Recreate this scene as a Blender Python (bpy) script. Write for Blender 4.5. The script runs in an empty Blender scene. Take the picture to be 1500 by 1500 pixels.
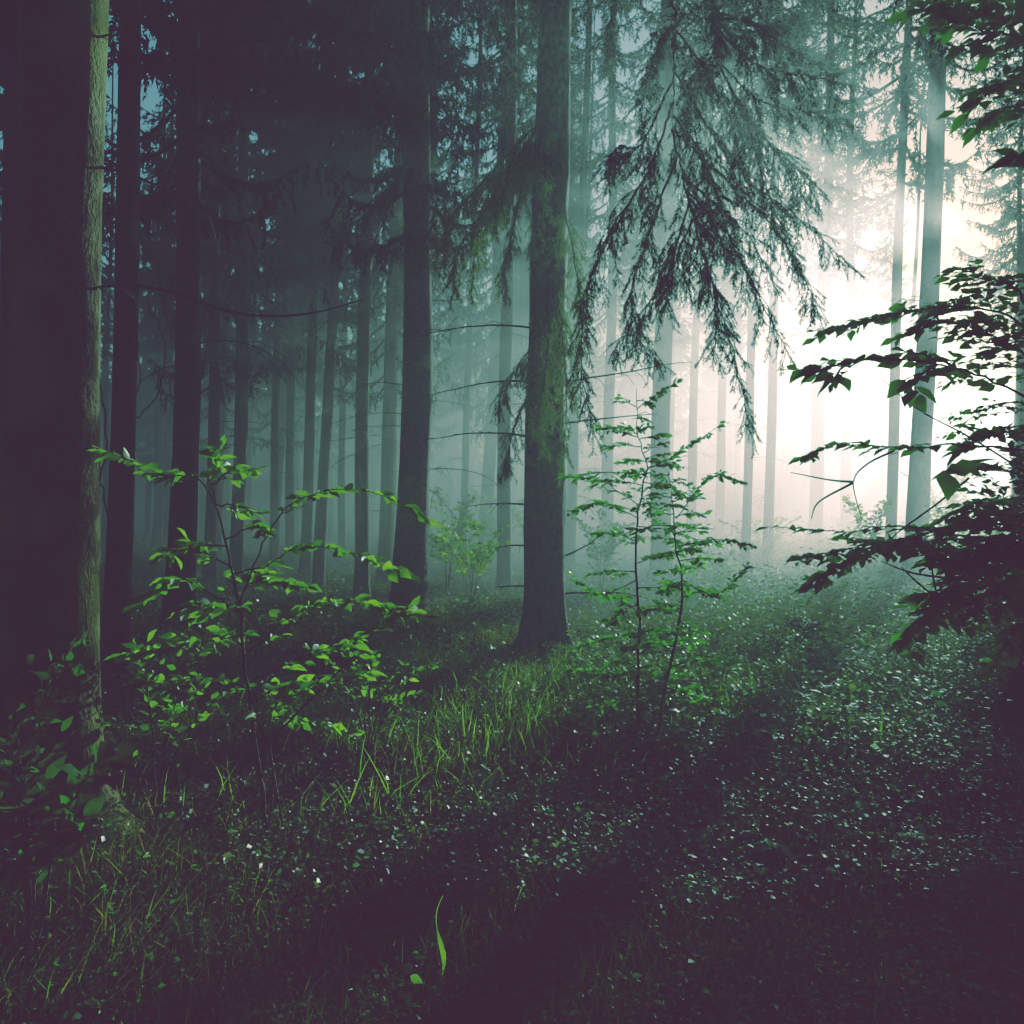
import bpy, math, random
import numpy as np
from mathutils import noise as mnoise, Vector
rng = np.random.default_rng(7)
random.seed(7)
S = bpy.context.scene
COL = S.collection
F = 1299.0; CAMZ = 1.6; HY = 750.0
SUN_AZ = math.radians(30.0)      # to the right of the view direction (+Y)
SUN_EL = math.radians(14.0)

def gz(x, y):
    x = np.asarray(x, float); y = np.asarray(y, float)
    a = np.clip((x - 1.0) / 9.0, 0, 1) * np.clip((y - 6.0) / 9.0, 0, 1)
    return (0.55 * a + 0.05 * np.sin(x * 1.3 + 0.7) * np.sin(y * 0.9 + 1.1)
            + 0.02 * np.sin(x * 3.7 + y * 2.1) + 0.012 * np.sin(x * 7.1 - y * 5.3)
            + 9.0 * np.clip((y - 78) / 60, 0, 1) ** 1.2
            + 0.10 * np.sin(x * 0.23 + 2.0) * np.sin(y * 0.19) * np.clip(y / 15, 0, 1))

def P(px, py, d):
    """point seen at photo pixel (px, py) standing d metres ahead"""
    return np.array([(px - 750.0) / F * d, d, CAMZ - (py - HY) / F * d])

# ------------------------------------------------------------------ geometry collector
class Geo:
    def __init__(self): self.v = []; self.f = {}; self.n = 0
    def add(self, v, f, mat=0):
        v = np.asarray(v, np.float32).reshape(-1, 3); f = np.asarray(f, np.int64)
        self.v.append(v); self.f.setdefault((f.shape[1], mat), []).append(f + self.n); self.n += len(v)
    def tube(self, pts, rad, sides=6, mat=0, cap=False):
        pts = np.asarray(pts, float); n = len(pts)
        rad = np.broadcast_to(np.asarray(rad, float), (n,))
        t = np.gradient(pts, axis=0); t /= np.linalg.norm(t, axis=1)[:, None] + 1e-9
        ref = np.array([0, 0, 1.0]) if abs(t[:, 2]).mean() < .8 else np.array([1.0, 0, 0])
        u = np.cross(t, ref); u /= np.linalg.norm(u, axis=1)[:, None] + 1e-9
        w = np.cross(t, u)
        a = np.arange(sides) * 2 * math.pi / sides
        v = pts[:, None, :] + rad[:, None, None] * (np.cos(a)[None, :, None] * u[:, None, :] + np.sin(a)[None, :, None] * w[:, None, :])
        i = np.arange(n - 1)[:, None] * sides; j = np.arange(sides)[None, :]; k = (j + 1) % sides
        f = np.stack([i + j, i + k, i + k + sides, i + j + sides], -1).reshape(-1, 4)
        self.add(v, f, mat)
    def place(self, tv, tfs, pos, X, Y, Z, sc, mat=0):
        """template vertices tv, faces per arity, at pos with frame columns X Y Z and scale"""
        N = len(pos); V = len(tv)
        sc = np.asarray(sc, float)
        if sc.ndim == 1: sc = np.repeat(sc[:, None], 3, 1)
        v = (pos[:, None, :] + tv[None, :, 0, None] * sc[:, None, 0:1] * X[:, None, :]
             + tv[None, :, 1, None] * sc[:, None, 1:2] * Y[:, None, :] + tv[None, :, 2, None] * sc[:, None, 2:3] * Z[:, None, :])
        self.v.append(v.reshape(-1, 3).astype(np.float32))
        off = (np.arange(N) * V)[:, None, None]
        for tf in tfs:
            tf = np.asarray(tf)
            self.f.setdefault((tf.shape[1], mat), []).append((tf[None] + off).reshape(-1, tf.shape[1]) + self.n)
        self.n += N * V
    def mesh(self, name, mats, smooth=True):
        me = bpy.data.meshes.new(name)
        if self.n == 0: return me
        v = np.concatenate(self.v)
        me.vertices.add(len(v)); me.vertices.foreach_set('co', v.ravel())
        loops = []; tot = []; mi = []
        for (k, m), fl in self.f.items():
            f = np.concatenate(fl); loops.append(f.ravel()); tot.append(np.full(len(f), k)); mi.append(np.full(len(f), m))
        loops = np.concatenate(loops).astype(np.int32); tot = np.concatenate(tot).astype(np.int32); mi = np.concatenate(mi).astype(np.int32)
        st = np.concatenate([[0], np.cumsum(tot)[:-1]]).astype(np.int32)
        me.loops.add(len(loops)); me.loops.foreach_set('vertex_index', loops)
        me.polygons.add(len(tot)); me.polygons.foreach_set('loop_start', st); me.polygons.foreach_set('loop_total', tot)
        me.polygons.foreach_set('material_index', mi)
        me.polygons.foreach_set('use_smooth', np.full(len(tot), smooth))
        for m in mats: me.materials.append(m)
        me.update(calc_edges=True); me.validate()
        return me

def norm(v): return v / (np.linalg.norm(v, axis=-1, keepdims=True) + 1e-9)
def frames(Y, up):
    Y = norm(Y); X = norm(np.cross(Y, up)); Z = np.cross(X, Y); return X, Y, Z
def obj(name, me, parent=None):
    o = bpy.data.objects.new(name, me); COL.objects.link(o)
    if parent is not None: o.parent = parent
    return o
def tag(o, label=None, cat=None, group=None, kind=None):
    if label: o['label'] = label
    if cat: o['category'] = cat
    if group: o['group'] = group
    if kind: o['kind'] = kind
    return o
def thing(name, loc, label, cat, group=None):
    o = obj(name, None); o.location = tuple(float(c) for c in loc); o.empty_display_size = .2
    return tag(o, label, cat, group)

# ------------------------------------------------------------------ materials
def mat(name):
    m = bpy.data.materials.new(name); m.use_nodes = True; nt = m.node_tree; nt.nodes.clear()
    out = nt.nodes.new('ShaderNodeOutputMaterial'); return m, nt, out
def leaf_mat(name, cols, trans, tmix=.45, gloss=.12, rough=.35, hue_noise=True):
    m, nt, out = mat(name); N = nt.nodes.new; L = nt.links.new
    g = N('ShaderNodeNewGeometry'); cr = N('ShaderNodeValToRGB'); L(g.outputs['Random Per Island'], cr.inputs[0])
    el = cr.color_ramp.elements
    for i, c in enumerate(cols):
        p = i / max(1, len(cols) - 1)
        e = el[0] if i == 0 else (el[1] if i == len(cols) - 1 else el.new(p))
        e.position = p; e.color = (*c, 1)
    ct = N('ShaderNodeMixRGB'); ct.blend_type = 'MULTIPLY'; ct.inputs[0].default_value = 1
    L(cr.outputs[0], ct.inputs[1]); ct.inputs[2].default_value = (*trans, 1)
    d = N('ShaderNodeBsdfDiffuse'); t = N('ShaderNodeBsdfTranslucent'); gl = N('ShaderNodeBsdfGlossy')
    gl.inputs['Roughness'].default_value = rough; gl.inputs['Color'].default_value = (.9, .95, .95, 1)
    L(cr.outputs[0], d.inputs[0]); L(ct.outputs[0], t.inputs[0])
    m1 = N('ShaderNodeMixShader'); m1.inputs[0].default_value = tmix; L(d.outputs[0], m1.inputs[1]); L(t.outputs[0], m1.inputs[2])
    m2 = N('ShaderNodeMixShader')
    fr = N('ShaderNodeFresnel'); fr.inputs[0].default_value = 1.42
    mu = N('ShaderNodeMath'); mu.operation = 'MULTIPLY_ADD'; mu.inputs[1].default_value = min(1.0, gloss * 3); mu.inputs[2].default_value = gloss * .3
    L(fr.outputs[0], mu.inputs[0])
    mm = N('ShaderNodeMath'); mm.operation = 'MINIMUM'; mm.inputs[1].default_value = .05 if gloss < .3 else .12; L(mu.outputs[0], mm.inputs[0])
    if gloss > 0: L(mm.outputs[0], m2.inputs[0])
    else: m2.inputs[0].default_value = 0
    L(m1.outputs[0], m2.inputs[1]); L(gl.outputs[0], m2.inputs[2]); L(m2.outputs[0], out.inputs[0])
    return m
def bark_mat(name, c1, c2, moss, moss_amt, scale=1.0):
    m, nt, out = mat(name); N = nt.nodes.new; L = nt.links.new
    tc = N('ShaderNodeTexCoord'); mp = N('ShaderNodeMapping'); mp.inputs['Scale'].default_value = (scale * 14, scale * 14, scale * 9)
    L(tc.outputs['Object'], mp.inputs[0])
    n1 = N('ShaderNodeTexNoise'); n1.inputs['Scale'].default_value = 1.6; n1.inputs['Detail'].default_value = 6; L(mp.outputs[0], n1.inputs['Vector'])
    vo = N('ShaderNodeTexVoronoi'); vo.inputs['Scale'].default_value = 2.2; vo.feature = 'DISTANCE_TO_EDGE'; nd = N('ShaderNodeMixRGB'); nd.blend_type = 'ADD'; nd.inputs[0].default_value = .9; L(mp.outputs[0], nd.inputs[1]); L(n1.outputs['Color'], nd.inputs[2]); L(nd.outputs[0], vo.inputs['Vector'])
    cr = N('ShaderNodeValToRGB'); cr.color_ramp.elements[0].color = (*c1, 1); cr.color_ramp.elements[1].color = (*c2, 1)
    cr.color_ramp.elements[0].position = .35; cr.color_ramp.elements[1].position = .65; L(n1.outputs[0], cr.inputs[0])
    n2 = N('ShaderNodeTexNoise'); n2.inputs['Scale'].default_value = 2.3; n2.inputs['Detail'].default_value = 5; L(tc.outputs['Object'], n2.inputs['Vector'])
    r2 = N('ShaderNodeValToRGB'); r2.color_ramp.elements[0].position = .62 - moss_amt * .4; r2.color_ramp.elements[1].position = .72 - moss_amt * .3; L(n2.outputs[0], r2.inputs[0])
    mx = N('ShaderNodeMixRGB'); L(r2.outputs[0], mx.inputs[0]); L(cr.outputs[0], mx.inputs[1]); mx.inputs[2].default_value = (*moss, 1)
    ad = N('ShaderNodeMath'); ad.operation = 'MULTIPLY_ADD'; L(vo.outputs[0], ad.inputs[0]); ad.inputs[1].default_value = .45; L(n1.outputs[0], ad.inputs[2])
    b = N('ShaderNodeBump'); b.inputs['Strength'].default_value = 1.0; b.inputs['Distance'].default_value = .015; L(ad.outputs[0], b.inputs['Height'])
    d = N('ShaderNodeBsdfPrincipled'); d.inputs['Roughness'].default_value = .85; d.inputs['Specular IOR Level'].default_value = .25
    L(mx.outputs[0], d.inputs['Base Color']); L(b.outputs[0], d.inputs['Normal']); L(d.outputs[0], out.inputs[0])
    return m
M_BARK = bark_mat('spruce_bark', (.025, .02, .017), (.08, .065, .052), (.10, .13, .03), .12)
M_BARKM = bark_mat('mossy_spruce_bark', (.03, .022, .012), (.12, .085, .026), (.11, .105, .016), .35, 1.6)
M_BEECH = bark_mat('beech_bark', (.05, .045, .04), (.10, .09, .08), (.05, .07, .02), .1, .5)
M_TWIG = bark_mat('twig_bark', (.05, .035, .03), (.13, .09, .07), (.08, .09, .04), .1, 2)
M_NEEDLE = leaf_mat('spruce_needles', [(.010, .02, .008), (.02, .034, .012), (.03, .044, .014)], (1.6, 2.0, 1.2), .3, .06, .5)  # needle colour darkened so the big bough reads as a shaded silhouette
M_NEEDLEL = leaf_mat('sun_painted_spruce_needles', [(.05, .085, .03), (.08, .12, .04), (.13, .17, .06)], (1.7, 2.2, 1.1), .4, .03, .5)  # lighter copy of the needles; sunlight is put into the colour
M_CROWN = leaf_mat('spruce_crown_needles', [(.012, .026, .012), (.03, .05, .02)], (1.5, 1.9, 1.3), .28, 0)
M_LEAF = leaf_mat('beech_leaf', [(.04, .12, .015), (.06, .16, .02), (.055, .18, .022), (.1, .2, .025)], (1.6, 3.3, .9), .5, .25, .3)
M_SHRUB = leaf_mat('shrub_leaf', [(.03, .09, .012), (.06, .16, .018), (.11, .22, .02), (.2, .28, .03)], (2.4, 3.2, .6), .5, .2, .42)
M_DARK = leaf_mat('shade_painted_leaf', [(.015, .05, .015), (.025, .08, .02), (.04, .09, .02)], (1.5, 3.0, .8), .42, .01, .6)  # dark leaf copy with the shade put into its colour
M_COVER = leaf_mat('ground_cover_leaf', [(.025, .08, .018), (.05, .14, .025), (.08, .19, .03), (.05, .14, .04), (.2, .24, .04), (.14, .08, .03)], (1.5, 2.9, .8), .45, .34, .5)
M_NEAR = leaf_mat('near_ground_leaf', [(.02, .06, .015), (.03, .09, .02), (.05, .11, .025), (.035, .10, .03), (.12, .13, .03)], (1.4, 2.8, .9), .42, .03, .5)
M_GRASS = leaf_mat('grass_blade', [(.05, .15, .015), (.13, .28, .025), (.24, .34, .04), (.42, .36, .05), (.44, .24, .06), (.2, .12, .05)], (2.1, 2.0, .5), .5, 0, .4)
M_GRASSN = leaf_mat('shade_painted_grass_blade', [(.03, .08, .012), (.06, .12, .02), (.10, .12, .03), (.2, .15, .04), (.14, .08, .03)], (1.9, 2.0, .6), .5, 0, .4)  # darker copy of the grass; foreground shade is painted into the blades
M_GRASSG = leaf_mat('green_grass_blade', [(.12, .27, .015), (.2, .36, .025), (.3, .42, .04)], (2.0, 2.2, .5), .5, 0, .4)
M_FERN = leaf_mat('fern_frond', [(.03, .10, .015), (.05, .14, .02)], (1.5, 2.8, .8), .5, .05, .6)
M_LITTER = leaf_mat('leaf_litter', [(.08, .05, .03), (.22, .15, .08), (.42, .34, .20), (.16, .11, .05)], (1.3, 1.1, .8), .3, .08, .5)

def ground_mat():
    m, nt, out = mat('forest_soil'); N = nt.nodes.new; L = nt.links.new
    tc = N('ShaderNodeTexCoord'); n = N('ShaderNodeTexNoise'); n.inputs['Scale'].default_value = 3; n.inputs['Detail'].default_value = 10
    L(tc.outputs['Object'], n.inputs['Vector']); cr = N('ShaderNodeValToRGB'); L(n.outputs[0], cr.inputs[0])
    cr.color_ramp.elements[0].color = (.018, .014, .01, 1); cr.color_ramp.elements[0].position = .35
    cr.color_ramp.elements[1].color = (.05, .045, .02, 1); cr.color_ramp.elements[1].position = .65
    e = cr.color_ramp.elements.new(.55); e.color = (.03, .045, .015, 1)
    b = N('ShaderNodeBump'); b.inputs['Distance'].default_value = .05; L(n.outputs[0], b.inputs['Height'])
    d = N('ShaderNodeBsdfDiffuse'); L(cr.outputs[0], d.inputs[0]); L(b.outputs[0], d.inputs['Normal']); L(d.outputs[0], out.inputs[0])
    return m
M_SOIL = ground_mat()

# ------------------------------------------------------------------ leaf templates (unit length along Y)
LV = np.array([[0,0,0],[.2,.2,.03],[.3,.48,.05],[.14,.78,.02],[0,1.0,-.08],[-.2,.2,.03],[-.27,.46,.09],[-.14,.78,.02],[0,.2,0],[0,.48,0],[0,.78,-.03]], float)
LT = [[0,1,8],[3,4,10],[0,8,5],[7,10,4]]; LQ = [[8,1,2,9],[9,2,3,10],[5,8,9,6],[6,9,10,7]]
SV = np.array([[0,0,0],[.33,.45,.06],[0,1,-.05],[-.33,.45,.06],[0,.5,0]], float)
ST = [[0,1,4],[1,2,4],[0,4,3],[3,4,2]]
GV = np.array([[-.5,0,0],[.5,0,0],[-.42,.4,.05],[.42,.4,.05],[-.25,.75,.25],[.25,.75,.25],[0,1,.5]], float)
GQ = [[0,1,3,2],[2,3,5,4]]; GT = [[4,5,6]]
NV = np.array([[-.5,0,0],[.5,0,0],[0,1,0]], float); NT = [[0,1,2]]

def add_leaves(g, pos, dirs, ups, size, mat=0, full=True, width=1.0):
    X, Y, Z = frames(np.asarray(dirs, float), np.asarray(ups, float))
    sc = np.stack([size * width, size, size], 1)
    if full: g.place(LV, [LT, LQ], pos, X, Y, Z, sc, mat)
    else: g.place(SV, [ST], pos, X, Y, Z, sc, mat)

# ------------------------------------------------------------------ ground
def build_ground():
    a = np.concatenate([np.linspace(-160, -14, 30), np.linspace(-13.5, 13.5, 200), np.linspace(14, 160, 30)])
    b = np.concatenate([np.linspace(-60, -1.5, 20), np.linspace(-1, 30, 220), np.linspace(31, 260, 50)])
    X, Y = np.meshgrid(a, b); Z = gz(X, Y) + np.where((Y < 25) & (abs(X) < 13), rng.normal(0, .006, X.shape), 0)
    g = Geo(); n = len(a); i = np.arange(len(b) - 1)[:, None] * n; j = np.arange(n - 1)[None]
    g.add(np.stack([X, Y, Z], -1), np.stack([i + j, i + j + 1, i + j + n + 1, i + j + n], -1).reshape(-1, 4))
    tag(obj('ground', g.mesh('ground', [M_SOIL])), kind='structure')
build_ground()

# ------------------------------------------------------------------ trunks
def trunk_mesh(name, r, h, lean=(0, 0), flare=1.5, sides=20, matl=None, seed=0, roots=5, bend=.05, rootdir=None, rows=60):
    zs = np.concatenate([[-.35, -.15], np.linspace(0, 1.2, 12), np.linspace(1.35, h, rows)])
    a = np.arange(sides) * 2 * math.pi / sides
    V = np.zeros((len(zs), sides, 3)); ph = seed * 1.7
    for k, z in enumerate(zs):
        t = max(0, z) / h
        cx = lean[0] * z + bend * math.sin(z * .5 + ph) * min(1, z / 3 if z > 0 else 0)
        cy = lean[1] * z + bend * math.cos(z * .43 + ph * 2) * min(1, z / 3 if z > 0 else 0)
        rr = r * (1 - t) ** .8 * (1 + (.04 * math.sin(z * 2.1 + ph))) + .006
        fl = math.exp(-max(z, -.1) / .28) * (flare - 1)
        for j, an in enumerate(a):
            lobe = 1 + .5 * math.cos(an * roots + ph) + .25 * math.sin(an * 2 + ph)
            ex = 0
            if rootdir is not None:
                dd = math.cos(an - rootdir); ex = max(0, dd) ** 5 * (math.exp(-max(z, 0) / .13) * 1.5 + math.exp(-max(z, 0) / .4) * .25)
            nn = mnoise.noise(Vector((math.cos(an) * 1.5, math.sin(an) * 1.5, z * 1.2 + ph * 3)))
            n2 = mnoise.noise(Vector((math.cos(an) * 6, math.sin(an) * 6, z * 5 + ph * 3)))
            q = rr * (1 + fl * lobe + ex + .06 * nn + .03 * n2)
            V[k, j] = (cx + q * math.cos(an), cy + q * math.sin(an), z)
    g = Geo(); n = len(zs); i = np.arange(n - 1)[:, None] * sides; j = np.arange(sides)[None]; k2 = (j + 1) % sides
    g.add(V, np.stack([i + j, i + k2, i + k2 + sides, i + j + sides], -1).reshape(-1, 4))
    return g.mesh(name, [matl or M_BARK])

# dead lower branch: thin bare drooping stick with side twigs
def dead_branch(g, p0, az, L, droop, seed, r=.011, up=0.1, twigs=7):
    rd = random.Random(seed); n = 9; pts = []
    p = np.array(p0, float); d = np.array([math.cos(az), math.sin(az), up]); step = L / n
    for k in range(n + 1):
        pts.append(p.copy()); p = p + d * step
        d = d + np.array([rd.uniform(-.12, .12), rd.uniform(-.12, .12), -droop / n + rd.uniform(-.08, .08)]); d /= np.linalg.norm(d)
    pts = np.array(pts); g.tube(pts, np.linspace(r, r * .25, n + 1), 4)
    for k in range(twigs):
        i = rd.randint(2, n - 1); q = pts[i]; dd = pts[i] - pts[i - 1]; dd /= np.linalg.norm(dd)
        s = rd.choice([-1, 1]); side = np.cross(dd, [0, 0, 1]); td = dd * .6 + side * s * .8 + np.array([0, 0, rd.uniform(-.6, .2)])
        l = L * rd.uniform(.12, .3); tp = np.array([q, q + td * l * .5, q + td * l + np.array([0, 0, -l * .3])])
        g.tube(tp, [r * .4, r * .3, r * .15], 3)
    return pts

# ------------------------------------------------------------------ spruce crowns (shared by the background trees)
def spikes(g, pts, rad_ang, length, width, per, rd, mat=0, down=.25):
    """needle clumps as slim triangles round the polyline pts (list of (p, dir))"""
    p = np.repeat(pts[0], per, 0); d = np.repeat(pts[1], per, 0)
    n = len(p); r = rd.normal(0, 1, (n, 3)); r = r - (r * d).sum(1)[:, None] * d; r = norm(r)
    Y = norm(d * math.cos(rad_ang) + r * math.sin(rad_ang) + np.array([0, 0, -down])); up = norm(rd.normal(0, 1, (n, 3)))
    X, Y, Z = frames(Y, up); L = length * rd.uniform(.6, 1.2, n)
    p = p + d * rd.uniform(-.5, .5, n)[:, None] * length
    g.place(NV, [NT], p, X, Y, Z, np.stack([np.full(n, width), L, L], 1), mat)

def limb(g, gt, p0, az, L, droop, lift, rd, dens=1.0, spk=.11, wid=.034, tail=.38):
    n = 10; t = np.linspace(0, 1, n + 1)
    out = np.array([math.cos(az), math.sin(az), 0]); side = np.array([-math.sin(az), math.cos(az), 0])
    pts = p0 + out * (t * L)[:, None] + np.array([0, 0, 1]) * ((-droop * np.sin(t * 2.4) + lift * t ** 2) * L)[:, None]
    pts = pts + side * (rd.normal(0, .04) * L * t ** 2)[:, None]
    gt.tube(pts, np.linspace(.02 + .006 * L, .005, n + 1), 4)
    ns = int(L * 11 * dens); P_ = []; D_ = []
    for k in range(ns):
        u = .12 + .88 * (k + rd.random()) / ns; f = u * n; i = min(n - 1, int(f)); q = pts[i] + (pts[i + 1] - pts[i]) * (f - i)
        s = 1 if k % 2 else -1; l = (.13 + .30 * L * (1 - u) * .6 + .1 * L * u * (1 - u)) * rd.uniform(.6, 1.2)
        d = norm(out * .75 + side * s * rd.uniform(.5, .9) + np.array([0, 0, rd.uniform(-.35, .0)]))
        m = max(2, int(l / .05)); tt = (np.arange(m) + .5) / m
        sp = q + d * (tt * l)[:, None] + np.array([0, 0, -1]) * (tt ** 2 * l * .35)[:, None]
        P_.append(sp); D_.append(np.repeat(d[None], m, 0))
        for _ in range(rd.integers(0, 3)):
            if rd.random() < tail * 2:
                tl = rd.uniform(.1, .38); m2 = max(2, int(tl / .05)); b = sp[rd.integers(0, m)]
                t2 = (np.arange(m2) + .5) / m2; dd = norm(np.array([rd.normal(0, .25), rd.normal(0, .25), -1.]) + d * .2)
                P_.append(b + dd * (t2 * tl)[:, None]); D_.append(np.repeat(dd[None], m2, 0))
    m = int(L / .05); f = np.linspace(.2 * n, n - 1e-3, m); i = f.astype(int)
    P_.append(pts[i] + (pts[i + 1] - pts[i]) * (f - i)[:, None]); D_.append(np.repeat(out[None], m, 0))
    spikes(g, (np.concatenate(P_), np.concatenate(D_)), .8, spk, wid, 3, rd)

def crown_mesh(name, z0, h, rmax, seed, whorl=.55, per=5, dens=1.0):
    rd = np.random.default_rng(seed); g = Geo(); z = z0
    while z < h - .4:
        t = (z - z0) / (h - z0); L0 = rmax * min(1, .55 + t * 3) * (1 - t) ** .75 + .25
        a0 = rd.uniform(0, 6.28)
        for k in range(per):
            if t < .12 and rd.random() < .35: continue
            limb(g, g, np.array([0, 0, z + rd.uniform(-.2, .2)]), a0 + k * 6.283 / per + rd.normal(0, .25),
                 L0 * rd.uniform(.65, 1.15), .28 + .1 * rd.random() - .2 * t, .12 + .1 * rd.random(), rd, dens * (1 if t < .6 else .7))
        z += whorl * rd.uniform(.8, 1.2)
    return g.mesh(name, [M_CROWN], False)

CROWNS = [crown_mesh('spruce_crown', 6.0, 24, 2.3, 1), crown_mesh('spruce_crown_loose', 7.5, 25, 2.0, 2, .75, 4, .85),
          crown_mesh('spruce_crown_low', 4.6, 22, 2.5, 3), crown_mesh('spruce_crown_high', 10, 26, 2.2, 4)]
LEAN = [(.022, 0), (.035, .005), (.012, -.004), (.045, 0)]
TR_FAR = [trunk_mesh('spruce_trunk_shared', .2, 26, LEAN[i], 1.35, 12, M_BARK, i, rows=26) for i in range(4)]
def dead_proto(seed, L, droop, up):
    g = Geo(); dead_branch(g, (0, 0, 0), 0, L, droop, seed, .010, up, 9); return g.mesh('dead_branch', [M_BARK])
DEADP = [dead_proto(i + 40, [1.1, 1.5, .9, 1.9, .6, 1.3][i], [.5, .9, .2, .7, .3, 1.1][i], [.1, .25, .05, .2, .3, .1][i]) for i in range(6)]

spots = []
def spruce(px, d, w, lean_i, crown_i, label, group=None, dead=0, flare=None, crot=None, cs=.85, x=None, crown=True, w_m=None):
    xx = (px - 750) / F * d if x is None else x
    z = float(gz(xx, d)); r = w / F * d / 2 if w_m is None else w_m / 2
    t = thing('spruce_tree', (xx, d, z - .03), label, 'tree', group)
    tr = obj('trunk', TR_FAR[lean_i], t); tr.scale = (r / .2, r / .2, 1)
    # keep the lean independent of the girth
    tr.rotation_euler = (0, math.atan(LEAN[lean_i][0] * (1 - r / .2)), 0)
    if crown:
        c = obj('crown', CROWNS[crown_i], t); c.rotation_euler = (0, math.atan(LEAN[lean_i][0]), random.uniform(0, 6.28) if crot is None else crot); c.scale = (cs, cs, 1)
    if dead is not None:
        for k in range(12 - int(d / 5) if dead < 9 else 0):
            zz = random.uniform(1.6, 8.5) ** 1.0; b = obj('branch', random.choice(DEADP), t)
            b.location = (LEAN[lean_i][0] * zz, 0, zz); b.rotation_euler = (0, 0, random.uniform(0, 6.28)); q = random.uniform(.6, 1.15); b.scale = (q, q, q)
    spots.append((xx, d)); return t

G_N = 'spruces standing in the middle of the wood'
# px at the foot, distance, width in px, lean, crown, label
spruce(168, 7.2, 36, 0, 0, 'dark spruce close behind the big trunk at the left edge', dead=None)
spruce(12, 9.0, 26, 2, 1, 'dark spruce at the left edge of the view, left of the big trunk', dead=2)
spruce(262, 11.5, 40, 0, 0, 'stout dark spruce behind the leafy sapling, left of two thin trunks', dead=1)
spruce(306, 19, 17, 0, 2, 'thin dim spruce just right of the stout one behind the sapling', dead=0)
spruce(345, 17, 21, 0, 3, 'straight dark spruce above the crown of the left sapling', dead=1)
spruce(402, 24, 13, 2, 0, 'very thin faint spruce in the dark gap right of the sapling stem', dead=0)
spruce(424, 27, 13, 2, 1, 'faint thin spruce in the dim gap, right of an equally thin one', dead=2)
spruce(446, 21, 16, 1, 3, 'dim spruce left of the strongly leaning thin one', dead=0)
spruce(466, 18, 18, 3, 1, 'thin spruce leaning clearly right in the left half', dead=1)
spruce(530, 16, 22, 2, 3, 'narrow dark spruce left of the broad second trunk from the middle', dead=0)
spruce(561, 19, 20, 1, 2, 'hazy spruce tucked between a narrow trunk and the broad one', dead=2)
spruce(500, 29, 11, 2, 0, 'ghostly thin spruce behind the gap left of the broad trunk', dead=None)
spruce(598, 13.2, 48, 0, 0, 'broad dark spruce left of the central one, in bluish mist', dead=1)
spruce(676, 24, 11, 1, 1, 'slim spruce standing in the pale teal gap left of the central trunk', dead=0)
spruce(738, 17, 21, 2, 3, 'grey misty spruce immediately left of the central trunk', dead=1)
spruce(968, 19, 30, 2, 1, 'pale wide spruce behind the slender beech saplings', dead=0, cs=1.1)
spruce(1010, 29, 14, 1, 1, 'pale spruce in the mist right of the saplings', dead=2)
spruce(1090, 18, 14, 1, 1, 'thin spruce whose crown hangs in the haze behind the drooping bough', dead=0, cs=1.15)
spruce(1302, 17, 16, 1, 1, 'paler and thinner of the twin spruces in the bright glow', dead=2, cs=1.25)
spruce(-60, 12, 40, 1, 0, 'dark spruce just cut off by the left border of the view', dead=None, cs=1.1)
spruce(-20, 18, 26, 2, 2, 'farther dark spruce cut off by the left border', dead=None, cs=1.1)
spruce(1052, 31, 14, 1, 1, 'pale spruce under the hanging tips of the big bough', dead=0)
spruce(1076, 42, 10, 0, 3, 'faint narrow spruce just right of the one under the bough tips', dead=None)
spruce(890, 26, 18, 2, 1, 'washed out spruce just right of the central trunk', dead=0)
spruce(1192, 30, 18, 1, 1, cs=1.0, label= 'faint cream coloured spruce alone in the bright mist', dead=2)
spruce(1240, 36, 17, 2, 1, cs=.8, label= 'palest spruce between the cream one and the twin trunks at right', dead=None)
spruce(1124, 20, 15, 0, 3, 'thin misty spruce right of the faint pair, below the drooping bough', dead=0, cs=1.25)
spruce(1340, 15.0, 31, 3, 1, 'tall grey spruce of the twin pair standing before the glow at right', dead=0)
NK = len(spots)
# distant spruces
bands = [('dark far spruce lost in the dim mist of the left side', 'far spruces in the dim left mist'),
         ('far spruce fading into the teal mist near the middle', 'far spruces in the teal mist'),
         ('far spruce bleached by the bright mist on the right', 'far spruces in the bright right mist')]
tries = 0; nfar = 0
while nfar < 74 and tries < 9000:
    tries += 1
    d = random.uniform(22, 66); az = random.uniform(-36, 36); x = d * math.tan(math.radians(az))
    px = 750 + F * x / d
    if any((x - a) ** 2 + (d - b) ** 2 < 2.3 ** 2 for a, b in spots): continue
    u = x * math.cos(SUN_AZ) - d * math.sin(SUN_AZ)
    if -5.6 < u < 4.5: continue
    wv = x * math.sin(SUN_AZ) + d * math.cos(SUN_AZ)
    if -10.5 < u < -7.0 and wv > 20 and random.random() < .8: continue
    op = u > -12 and x > 4
    if px > 1080 and d < 26: continue
    if px > 930 and d < 38 and random.random() < .7: continue
    bi = 0 if px < 560 else (1 if px < 900 else 2)
    spruce(px, d, random.uniform(.26, .44) * F / d, random.randint(0, 3), 3 if op else random.choice([0, 1, 2, 3]), bands[bi][0], bands[bi][1],
           dead=random.choice([None, 0, 1, 2]) if d < 40 else None, cs=.6 if op else .72)
    nfar += 1
for k, (x, y) in enumerate([(-5.5, 1.5), (-3.5, -3.5), (1.0, -4.5), (5.5, -2.5), (7.5, 2.5), (-8.5, -1.5), (-9.0, 5.5), (2.5, -9), (-3, -9), (9.5, -5)]):
    spruce(0, y, 1, k % 4, [2, 0, 2, 0][k % 4], 'added spruce out of view around the camera, shading the foreground', 'added unseen spruces around the camera', dead=None, x=x, w_m=.4)  # extra trees out of view, added to block skylight and darken the foreground
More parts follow.
